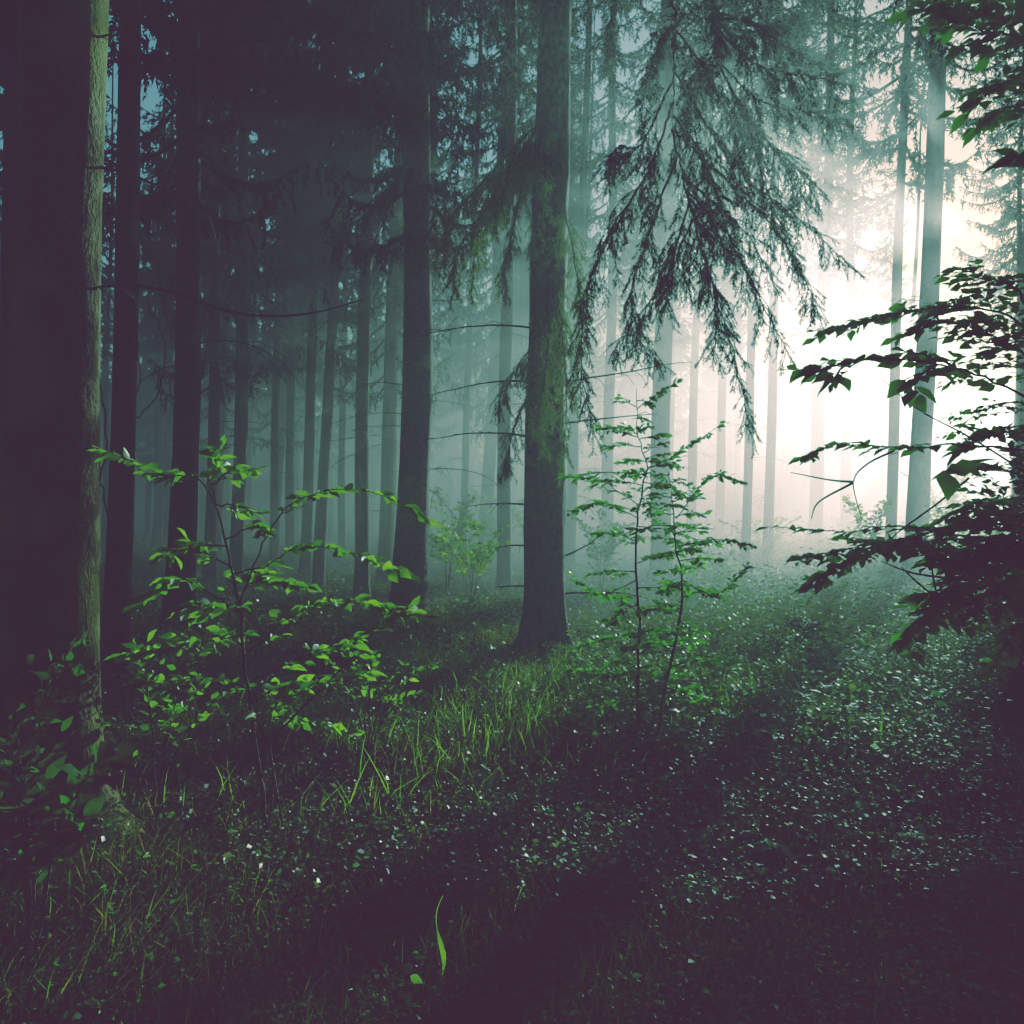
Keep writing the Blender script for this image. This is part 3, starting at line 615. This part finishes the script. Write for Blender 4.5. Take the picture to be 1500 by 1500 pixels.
# ------------------------------------------------------------------ leafy sapling in the left foreground
dL = 4.2
sL = [(395, 1225), (378, 1120), (365, 1020), (352, 900), (338, 830), (320, 750), (305, 700)]
def pl(*q): return [P(a, b, d) for a, b, d in q]
brL = [(pl((318, 745, 4.2), (290, 700, 4.1), (240, 695, 4.05), (200, 680, 4.0), (150, 660, 4.0)), dict(size=.068, twig_l=.14, gap=.07)),
       (pl((310, 710, 4.2), (340, 690, 4.2), (370, 690, 4.2)), dict(size=.066, twig_l=.12)),
       (pl((330, 700, 4.2), (320, 680, 4.2), (325, 655, 4.2)), dict(size=.07, twig_l=.08)),
       (pl((352, 880, 4.2), (385, 800, 4.15), (420, 745, 4.1), (480, 718, 4.05), (560, 725, 4.0), (635, 765, 4.0)), dict(size=.066, twig_l=.10, gap=.13, dens=1.1, start=.35)),
       (pl((352, 900, 4.2), (310, 870, 4.1), (270, 848, 4.0), (215, 872, 3.95)), dict(size=.09, twig_l=.05, gap=.25, dens=1.0, start=.6)),
       (pl((340, 840, 4.2), (390, 830, 4.1), (440, 800, 4.05), (520, 812, 4.0), (600, 840, 4.0)), dict(size=.066, twig_l=.13, gap=.11, dens=1.1)),
       (pl((360, 960, 4.2), (430, 900, 4.1), (520, 880, 4.0), (615, 905, 4.0)), dict(size=.066, twig_l=.18, gap=.09)),
       (pl((365, 1000, 4.2), (450, 960, 4.1), (530, 930, 4.0), (600, 890, 4.0)), dict(size=.058, twig_l=.18, gap=.09)),
       (pl((358, 930, 4.2), (300, 940, 4.1), (240, 950, 4.0), (180, 960, 4.0)), dict(size=.066, twig_l=.2, gap=.08)),
       (pl((365, 1010, 4.2), (310, 990, 4.1), (250, 1000, 4.0), (200, 1000, 3.9)), dict(size=.0665, twig_l=.16, gap=.09)),
       (pl((352, 900, 4.2), (360, 860, 4.3), (400, 850, 4.4), (450, 860, 4.5)), dict(size=.068, twig_l=.16, gap=.08)),
       (pl((352, 880, 4.2), (300, 900, 4.3), (260, 900, 4.4)), dict(size=.066, twig_l=.15)),
       (pl((368, 1030, 4.2), (420, 1000, 4.2), (480, 1000, 4.1), (540, 985, 4.1)), dict(size=.068, twig_l=.14)),
       (pl((340, 830, 4.2), (300, 810, 4.2), (275, 790, 4.2)), dict(size=.066, twig_l=.1)),
       (pl((330, 790, 4.2), (370, 770, 4.2), (385, 780, 4.1)), dict(size=.066, twig_l=.05, gap=.2)),
       (pl((372, 1080, 4.2), (400, 1040, 4.1), (420, 1020, 4.0), (450, 1010, 4.0)), dict(size=.068, twig_l=.12))]
brL += [(b_, dict(size=.065, gap=.07)) for b_ in auto_branches(sL, 4.2, 0, 0, 6, (.15, .55), 47, .15, .25, .95)]
TL = sapling(sL, dL, 'bright green leafy sapling arching over the litter in front of the left trunks', brL, .06, 53, .013, .16, mat_=M_SHRUB, flat=.55)
g = Geo()
for ln in ([(392, 1225), (400, 1150), (395, 1090)], [(365, 1200), (385, 1130), (395, 1090)], [(415, 1215), (402, 1140), (395, 1090)], [(375, 1050), (395, 1090), (420, 1060), (520, 960)]):
    g = Geo(); g.tube(smooth_line(PX([(a, b, 4.15) for a, b in ln]), 12), np.linspace(.007, .004, 12), 5)
    b = obj('stem', shifted(g, TL.location, 'side_stem', [M_TWIG]), TL)

# dark leafy bushes in the left corner
def bush(name, label, px, d, n, hgt, spread, size, m, seed, group=None, dens=.8, tilt=(0, 0, 1), z=None):
    r_ = np.random.default_rng(seed); x = (px - 750) / F * d; base = np.array([x, d, float(gz(x, d))]); t = thing(name, base, label, 'bush', group)
    for k in range(n):
        az = k * 2.4 + r_.normal(0, .3); s = spread * r_.uniform(.3, 1); h = hgt * r_.uniform(.55, 1.05)
        p = np.array([base - [0, 0, .03], base + [math.cos(az) * s * .25, math.sin(az) * s * .25, h * .5], base + [math.cos(az) * s * .6, math.sin(az) * s * .6, h * .85], base + [math.cos(az) * s, math.sin(az) * s, h]])
        gw, gl = Geo(), Geo(); leafy_branch(p, gw, gl, r_, size=size, r0=.006, twig_l=.22 * hgt + .05, gap=.11, leaf_gap=size * .6, dens=dens, start=.3, flat=.55, tilt=tilt, full=d < 9)
        if d < 9:
            b = obj('stem', shifted(gw, base, 'stem', [M_TWIG]), t); obj('leaves', shifted(gl, base, 'leaves', [m]), b)
        else:
            ox = Geo(); 
            b = obj('foliage', shifted(gl, base, 'foliage', [m]), t); b2 = obj('stem', shifted(gw, base, 'stem', [M_TWIG]), t)
    return t
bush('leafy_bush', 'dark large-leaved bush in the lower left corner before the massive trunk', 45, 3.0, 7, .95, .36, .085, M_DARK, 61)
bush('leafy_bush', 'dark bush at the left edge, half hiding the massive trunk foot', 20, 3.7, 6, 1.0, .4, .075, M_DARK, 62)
bush('leafy_bush', 'added dark bush at the right edge behind the leaning beech, shading the foreground', 1560, 6.7, 12, 2.3, 1.0, .065, M_DARK, 65)  # bush added to keep sun off the lower right foreground
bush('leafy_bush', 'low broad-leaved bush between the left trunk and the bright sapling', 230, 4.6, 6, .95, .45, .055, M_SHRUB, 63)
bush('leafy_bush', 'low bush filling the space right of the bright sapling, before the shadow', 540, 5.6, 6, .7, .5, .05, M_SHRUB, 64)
for k, (px, d, h, lab) in enumerate([(690, 14.5, 1.5, 'hazy green bush left of the central trunk, by the broad spruce'), (655, 17, 2.0, 'tall loose bush in the teal mist behind the broad spruce'),
                                (790, 21, 2.0, 'misty bush far behind the central trunk'), (880, 16, 1.5, 'pale bush right of the central trunk in the haze'),
                                (1120, 20, 1.3, 'low bush at the far rim of the bright undergrowth'), (1270, 15, 1.5, 'yellowish shrub at the foot of the twin spruces'), (1420, 13, 1.4, 'glowing shrub right of the twin spruces'),
                                (1475, 9.5, 1.2, 'dark shrub near the right edge above the undergrowth'), (720, 26, 2.2, 'sunlit far bush seen through the teal gap'), (1050, 14, .9, 'small bush right of the beech saplings'),
                                (1440, 18, 1.7, 'thin-leaved shrub in the brightest glow near the right edge'), (1385, 21, 1.8, 'thin pale shrub in the glow behind the twin spruces')]):
    bush('leafy_bush', lab, px, d, 9, h, .75 if d < 19 else 1.2, .06 if d < 12 else .075, M_SHRUB, 70 + k, dens=.75)

# ------------------------------------------------------------------ ground cover
def wedge(n, d0, d1, pw=1.0, azl=-33, azr=33, r_=rng):
    d = (d0 ** pw + (d1 ** pw - d0 ** pw) * r_.random(n)) ** (1 / pw); az = np.radians(r_.uniform(azl, azr, n)); x = d * np.tan(az); return x, d
def nz(x, y, s=1.0):
    return (np.sin(x * 1.9 * s + 1.3) * np.sin(y * 1.7 * s + .4) + .6 * np.sin(x * 4.3 * s + y * 2.9 * s) + .5 * np.sin(x * 2.7 * s - y * 5.1 * s + 2)) / 2.1
def bare(x, y):
    """1 on the littered patch by the left trunk"""
    return np.exp(-(((x + 1.3) / 1.15) ** 2 + ((y - 5.1) / .9) ** 2) ** 2)
def cover_plants(n, d0, d1, pw, size, hgt, nl, name, m, seed, kill=0.0, full=False, right_only=False):
    r_ = np.random.default_rng(seed); x, y = wedge(n, d0, d1, pw, 4.5 if right_only else -33, 33, r_=r_)
    keep = (r_.random(n) < .55 + .5 * nz(x, y)) & (r_.random(n) > bare(x, y) * .93) & (r_.random(n) > .25 * ((x < 0) & (y > 3.5) & (y < 8)) * (x < -.3)); x, y = x[keep], y[keep]; n = len(x)
    right = np.clip((x - .2) / 2.5, 0, 1) * np.clip((y - 4) / 3, 0, 1)
    h = hgt * r_.uniform(.35, 1.1, n) * (1 + .5 * nz(x, y, .6)) * (.65 + .75 * right); z = gz(x, y)
    N = n * nl; X_ = np.repeat(x, nl); Y_ = np.repeat(y, nl); H = np.repeat(h, nl); Zb = np.repeat(z, nl)
    a = r_.uniform(0, 6.28, N); f = r_.random(N) ** .6; rr = r_.uniform(.01, .10, N) * (.5 + hgt * 2)
    pos = np.stack([X_ + rr * np.cos(a), Y_ + rr * np.sin(a), Zb + H * f + .01], 1)
    dirs = np.stack([np.cos(a), np.sin(a), r_.uniform(-.35, .35, N)], 1)
    ups = norm(np.array([0, 0, 1.0]) + r_.normal(0, .5, (N, 3)))
    g = Geo(); add_leaves(g, pos, dirs, ups, size * r_.uniform(.5, 1.3, N) * np.repeat(r_.uniform(.7, 1.3, n), nl), 0, full, .95)
    st = r_.random(n) < .5; xs, ys, zs, hs = x[st], y[st], z[st], h[st]; k = len(xs)
    g.place(NV, [NT], np.stack([xs, ys, zs], 1), *frames(norm(np.stack([r_.normal(0, .15, k), r_.normal(0, .15, k), np.ones(k)], 1)), np.tile([0, 1.0, .1], (k, 1))), np.stack([np.full(k, .004), hs, hs], 1))
    tag(obj(name, g.mesh(name, [m])), kind='stuff')
cover_plants(6000, 1.2, 4.2, 1.6, .026, .16, 9, 'ground_cover', M_NEAR, 81, full=True)
cover_plants(25000, 3.6, 9.5, 1.7, .029, .28, 9, 'undergrowth', M_COVER, 82)
cover_plants(15000, 9, 24, 1.8, .055, .45, 7, 'far_undergrowth', M_COVER, 83)
cover_plants(9000, 23, 60, 1.7, .11, .6, 6, 'distant_undergrowth', M_COVER, 84)

cover_plants(6300, 5.4, 13, 1.7, .05, .5, 9, 'leafy_undergrowth', M_COVER, 85, right_only=True)
def grass(n, d0, d1, pw, hgt, w, name, m, seed, test=None):
    r_ = np.random.default_rng(seed); x, y = wedge(n, d0, d1, pw, r_=r_); keep = (r_.random(n) < .5 + .6 * nz(x + 3, y - 2, 1.3)) & (r_.random(n) > bare(x, y) * .9)
    if test is not None: keep = r_.random(n) < test(x, y) * (1 - .97 * bare(x, y))
    x, y = x[keep], y[keep]; n = len(x); a = r_.uniform(0, 6.28, n); h = hgt * r_.uniform(.35, 1.2, n)
    Y = norm(np.stack([np.cos(a) * .3 + r_.normal(0, .2, n), np.sin(a) * .3 + r_.normal(0, .2, n), np.ones(n)], 1)); up = norm(np.stack([np.cos(a), np.sin(a), np.full(n, .05)], 1)) * np.where(r_.random(n) < .5, 1, 1)[:, None]
    X, Y, Z = frames(Y, up); pos = np.stack([x, y, gz(x, y) - .005], 1); g = Geo()
    g.place(GV, [GQ, GT], pos, X, Y, Z, np.stack([np.full(n, w) * r_.uniform(.6, 1.3, n), h, h * r_.uniform(.4, 1.6, n)], 1))
    tag(obj(name, g.mesh(name, [m])), kind='stuff')
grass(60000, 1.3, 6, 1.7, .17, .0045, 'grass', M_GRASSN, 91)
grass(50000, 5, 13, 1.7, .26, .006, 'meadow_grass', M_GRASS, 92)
grass(15000, 4.4, 9, 1.5, .32, .006, 'bright_grass', M_GRASSG, 193, lambda x, y: np.exp(-(((x - (y - 6) * .6 + .3) / .7) ** 2)) * .8 * (.3 + .7 * (nz(x, y, 2) > 0)))  # brighter blades along the sun band paint its light into the colour
grass(14000, 4.2, 9, 1.5, .26, .006, 'sun_painted_grass', M_GRASS, 93, lambda x, y: np.exp(-(((x - (y - 6) * .55 + .25) / .9) ** 2)) * .8)  # more light-coloured blades in the same band strengthen the painted sun patch
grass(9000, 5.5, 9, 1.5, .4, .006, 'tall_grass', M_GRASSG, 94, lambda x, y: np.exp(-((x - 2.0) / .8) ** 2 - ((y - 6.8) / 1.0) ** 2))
grass(5000, 2.6, 3.8, 1.5, .24, .006, 'corner_grass', M_GRASS, 95, lambda x, y: np.exp(-((x + 1.6) / .35) ** 2))
def litter(n, d0, d1, seed, name, al=-33, ar=33):
    r_ = np.random.default_rng(seed); x, y = wedge(n, d0, d1, 1.7, al, ar, r_=r_); a = r_.uniform(0, 6.28, n)
    pos = np.stack([x, y, gz(x, y) + r_.uniform(.004, .03, n)], 1); g = Geo(); add_leaves(g, pos, np.stack([np.cos(a), np.sin(a), r_.normal(0, .2, n)], 1), norm(np.array([0, 0, 1.]) + r_.normal(0, 1.0, (n, 3))), r_.uniform(.02, .055, n), 0, False)
    k = n // 4; x, y = wedge(k, d0, d1, 1.7, al, ar, r_=r_); a = r_.uniform(0, 6.28, k); L = r_.uniform(.05, .3, k)
    g.place(NV, [NT], np.stack([x, y, gz(x, y) + .012], 1), *frames(np.stack([np.cos(a), np.sin(a), r_.normal(0, .08, k)], 1), np.tile([0, 0, 1.0], (k, 1))), np.stack([np.full(k, .006), L, L], 1))
    tag(obj(name, g.mesh(name, [M_LITTER])), kind='stuff')
litter(16000, 1.3, 9, 96, 'leaf_litter')
litter(11000, 4.2, 6.6, 97, 'dry_litter', -24, -5)

# ------------------------------------------------------------------ ferns and single plants
def frond(g, p, az, L, up, r_, pin=.3):
    n = 18; t = np.linspace(0, 1, n); dirh = np.array([math.cos(az), math.sin(az), 0]); ln = p + dirh * (t * L * .8)[:, None] + np.array([0, 0, 1]) * (up * L * (t * 1.3 - t ** 2 * 1.05))[:, None]
    g.tube(ln, np.linspace(.003, .001, n), 3); T = norm(np.gradient(ln, axis=0)); side = np.array([-math.sin(az), math.cos(az), 0]); PP = []; DD = []; UU = []; SS = []
    for k in range(2, n):
        for q in (0, .5):
            for s in (-1, 1):
                f = min(n - 1.001, k + q); i = int(f); b = ln[i] + (ln[min(n - 1, i + 1)] - ln[i]) * (f - i); PP.append(b); DD.append(norm(T[i] * .5 + side * s + [0, 0, -.15] + r_.normal(0, .05, 3))); UU.append([0, 0, 1.0]); SS.append(L * pin * math.sin(math.pi * min(1, (1 - f / n) * .9 + .06)) + .01)
    add_leaves(g, np.array(PP), np.array(DD), np.array(UU), np.array(SS), 0, False, .42)
def fern(px, d, L, n, label, m=None, az0=None, up=.5):
    x = (px - 750) / F * d; base = np.array([x, d, float(gz(x, d))]); r_ = np.random.default_rng(int(px * 7 + d * 13)); g = Geo()
    t = thing('fern', base, label, 'fern', 'ferns among the undergrowth')
    for k in range(n):
        g = Geo(); frond(g, np.array([0, 0, .0]), (k * 2.4 if az0 is None else az0 + k * .5) + r_.normal(0, .2), L * r_.uniform(.7, 1.1), up * r_.uniform(.7, 1.3), r_)
        obj('frond', g.mesh('frond', [m or M_FERN]), t)
fern(1190, 6.6, .75, 7, 'large fern with arching fronds in the undergrowth right of the beech saplings')
fern(1120, 5.0, .5, 5, 'fern below the arching large one, nearer the camera')
fern(830, 7.6, .5, 8, 'fern painted bright as if sunlit at the foot of the central trunk', M_GRASSG, up=.8)  # brighter material than the other ferns stands in for sunlight
fern(600, 7.2, .5, 6, 'dull fern left of the central trunk foot')
fern(980, 4.3, .34, 3, 'single pale-tipped fern below the beech saplings')
fern(1180, 3.9, .34, 3, 'small fern in the dark right foreground')
fern(1290, 4.1, .4, 4, 'low spreading fern in the dark, left of the leaning beech')
fern(700, 4.4, .4, 4, 'small fern in the middle foreground beside the litter')
fern(1380, 5.4, .45, 5, 'fern under the lowest beech branch at right')
fern(560, 3.4, .3, 4, 'fern in the shaded lower left foreground')
r_ = np.random.default_rng(77)
for k in range(16):
    px = r_.uniform(860, 1460); d = r_.uniform(5.5, 11); fern(px, d, r_.uniform(.35, .6), 6, 'fern half hidden in the backlit undergrowth on the right side')
# arching bright grass tuft by the central trunk
g = Geo(); r_ = np.random.default_rng(5)
for k in range(46):
    az = r_.uniform(0, 6.28); L = r_.uniform(.2, .45); t = np.linspace(0, 1, 7); q = np.stack([np.cos(az) * t * L * .7, np.sin(az) * t * L * .7, L * (1.3 * t - .9 * t ** 2)], 1); s = np.array([-math.sin(az), math.cos(az), 0]) * .006
    w = (1 - t ** 2)[:, None]; v = np.concatenate([q - s * w, q + s * w]); i = np.arange(6); g.add(v, np.stack([i, i + 1, i + 8, i + 7], 1))
o = obj('grass_tuft', g.mesh('grass_tuft', [M_GRASSG])); px_ = P(838, 0, 7.9); o.location = (px_[0], 7.9, float(gz(px_[0], 7.9))); tag(o, 'bright arching grass tuft right in front of the central trunk', 'grass tuft')

def small_plant(px, d, h, n, size, label, m, seed, name='seedling', cat='plant'):
    r_ = np.random.default_rng(seed); x = (px - 750) / F * d; base = np.array([x, d, float(gz(x, d))]); t = thing(name, base, label, cat); g = Geo(); ln = np.array([[0, 0, -.02], [.01, 0, h * .5], [.03, .01, h]]); g.tube(smooth_line(ln, 8), .0025, 4)
    obj('stem', g.mesh('stem', [M_TWIG]), t); g = Geo(); a = np.arange(n) * 2.4; z = h * np.linspace(.35, 1, n)
    pos = np.stack([.03 * z / h, 0 * z, z], 1); add_leaves(g, pos, np.stack([np.cos(a), np.sin(a), r_.uniform(-.5, .3, n)], 1), norm(np.array([0, 0, 1.]) + r_.normal(0, .3, (n, 3))), size * r_.uniform(.7, 1.2, n), 0, True, 1.0)
    obj('leaves', g.mesh('leaves', [m]), t)
small_plant(590, 2.75, .22, 9, .05, 'small broad-leaved seedling near the bottom edge left of the middle', M_SHRUB, 1)
small_plant(565, 2.4, .15, 7, .045, 'lower seedling beside another at the bottom edge', M_SHRUB, 2)
small_plant(198, 3.4, .22, 10, .035, 'upright nettle-like plant in the grass of the lower left', M_SHRUB, 3)
small_plant(730, 3.9, .3, 12, .04, 'leafy seedling in the dim middle foreground', M_COVER, 4)
small_plant(1000, 2.9, .18, 8, .05, 'seedling in the dark foreground right of the fallen stick', M_COVER, 6)
# one long hanging yellow-green leaf blade
p = P(642, 1365, 3.0); zz = float(gz(p[0], 3.0)); g = Geo(); n = 14; t = np.linspace(0, 1, n); h = .30
q = np.stack([.02 * np.sin(t * 6) + .02 * t ** 2, .02 * t, h * t], 1); w = (.0015 + .010 * np.exp(-((t - .38) / .2) ** 2))[:, None] * np.array([1, .4, 0]); v = np.concatenate([q - w, q + w * .5]); i = np.arange(n - 1); g.add(v, np.stack([i, i + 1, i + n + 1, i + n], 1))
o = obj('long_leaf', g.mesh('long_leaf', [M_GRASSG])); o.location = (p[0], 3.0, zz + .0); tag(o, 'single long yellow-green leaf blade standing upright in the dark foreground', 'leaf')

def stick(pts, d, label, r=.007, seed=0):
    r_ = np.random.default_rng(seed); q = PX([(a, b, d) for a, b in pts]); 
    for k in range(len(q)):
        px, py = pts[k]; dd = CAMZ * F / max(80, (py - HY)); dd *= .93; q[k] = P(px, py, dd)
    ln = smooth_line(q, 16) + r_.normal(0, .003, (16, 3)); ln[:, 2] = np.maximum(ln[:, 2], gz(ln[:, 0], ln[:, 1]) + r) ; g = Geo(); g.tube(ln, np.linspace(r, r * .4, 16), 6); g.tube([ln[8], ln[8] + (ln[10] - ln[8]) * .8 + [.04, 0, .03]], [r * .5, r * .2], 4)
    o = obj('fallen_stick', shifted(g, ln[0], 'fallen_stick', [M_TWIG])); o.location = ln[0]; tag(o, label, 'stick', 'fallen sticks on the forest floor')
stick([(1100, 1395), (1150, 1425), (1192, 1460)], 3, 'pale straight stick in the dark lower right foreground', .005, 1)
stick([(300, 1130), (350, 1150), (390, 1185)], 4, 'thin pale stick on the litter at the foot of the bright sapling', .006, 2)
stick([(210, 1150), (260, 1230), (300, 1290)], 4, 'dark stick leaning over the litter left of the bright sapling', .006, 3)
stick([(420, 1075), (520, 1062), (610, 1060)], 5, 'long mossy stick lying across the sunlit litter', .012, 4)
stick([(1440, 1375), (1470, 1395), (1500, 1412)], 3, 'short stick at the bottom right edge', .005, 5)
# stump
g = Geo(); sx = (1178 - 750) / F * 9.6; r_ = np.random.default_rng(2); a = np.arange(24) * 2 * math.pi / 24; V = []
for z, rr in ((-.1, .30), (.03, .24), (.1, .2), (.17, .19), (.19, .17), (.17, .08), (.17, .001)):
    V.append(np.stack([rr * np.cos(a) * (1 + .08 * np.sin(a * 5)), rr * np.sin(a) * (1 + .08 * np.sin(a * 5)), z + r_.normal(0, .012, 24)], 1))
V = np.array(V); i = np.arange(len(V) - 1)[:, None] * 24; j = np.arange(24)[None]; g.add(V, np.stack([i + j, i + (j + 1) % 24, i + (j + 1) % 24 + 24, i + j + 24], -1).reshape(-1, 4))
o = obj('tree_stump', g.mesh('tree_stump', [M_BARK])); o.location = (sx, 9.6, float(gz(sx, 9.6)) + .12); tag(o, 'low dark rotten stump in the bright undergrowth', 'stump')

# ------------------------------------------------------------------ mist
def mist(name, dens, y0, y1):
    m, nt, out = mat(name + '_volume'); v = nt.nodes.new('ShaderNodeVolumeScatter'); v.inputs['Density'].default_value = dens; v.inputs['Anisotropy'].default_value = .71
    v.inputs['Color'].default_value = (.84, .95, .98, 1); nt.links.new(v.outputs[0], out.inputs['Volume'])
    x0, x1, z0, z1 = -58, 62, -2.0, 7.2
    V = [(x, y, z) for x in (x0, x1) for y in (y0, y1) for z in (z0, z1)]
    g = Geo(); g.add(V, [[0, 1, 3, 2], [4, 6, 7, 5], [0, 4, 5, 1], [2, 3, 7, 6], [0, 2, 6, 4], [1, 5, 7, 3]]); o = obj(name, g.mesh(name, [m], False)); tag(o, kind='structure')
mist('thin_mist', .0075, -6, 10.49)      # thin air near the camera, thick mist deeper in the glade
mist('mist', .031, 10.5, 75)

# ------------------------------------------------------------------ light, world, camera
w = bpy.data.worlds.new('World'); S.world = w; w.use_nodes = True; nt = w.node_tree; bg = nt.nodes['Background']
sk = nt.nodes.new('ShaderNodeTexSky'); sk.sky_type = 'NISHITA'; sk.sun_disc = False; sk.sun_elevation = SUN_EL; sk.sun_rotation = SUN_AZ
nt.links.new(sk.outputs[0], bg.inputs[0]); bg.inputs[1].default_value = .062
sd = Vector((math.sin(SUN_AZ) * math.cos(SUN_EL), math.cos(SUN_AZ) * math.cos(SUN_EL), math.sin(SUN_EL)))
sl = bpy.data.lights.new('sun', 'SUN'); sl.energy = 5.0; sl.angle = math.radians(.9); sl.color = (1, .92, .80)
so = bpy.data.objects.new('sun', sl); COL.objects.link(so); so.rotation_euler = (-sd).to_track_quat('-Z', 'Y').to_euler()
cam = bpy.data.cameras.new('camera'); cam.sensor_width = 36; cam.lens = 36 * F / 1500; cam.clip_end = 500; cam.clip_start = .05
co = bpy.data.objects.new('camera', cam); COL.objects.link(co); co.location = (0, 0, CAMZ); co.rotation_euler = (math.pi / 2, 0, 0); S.camera = co
vs = S.view_settings; vs.view_transform = 'Standard'; vs.look = 'None'; vs.exposure = 0; vs.gamma = 1
vs.use_curve_mapping = True; cm = vs.curve_mapping; cm.extend = 'EXTRAPOLATED'
def curve(i, pts):
    c = cm.curves[i]; c.points[0].location = pts[0]; c.points[1].location = pts[-1]
    for p in pts[1:-1]: c.points.new(*p)
curve(0, [(0, .042), (.018, .041), (.045, .066), (.10, .125), (.22, .26), (.5, .60), (1, .97)])
curve(1, [(0, .018), (.018, .040), (.045, .122), (.10, .245), (.22, .375), (.5, .61), (1, .89)])
curve(2, [(0, .038), (.018, .056), (.045, .125), (.10, .235), (.22, .365), (.5, .60), (1, .90)])
cm.update()
cy = S.cycles; cy.use_denoising = True; cy.max_bounces = 3; cy.diffuse_bounces = 1; cy.glossy_bounces = 1; cy.transmission_bounces = 2; cy.volume_bounces = 0; cy.transparent_max_bounces = 4
cy.caustics_reflective = False; cy.caustics_refractive = False; cy.sample_clamp_indirect = 3; cy.use_adaptive_sampling = True; cy.adaptive_threshold = .02
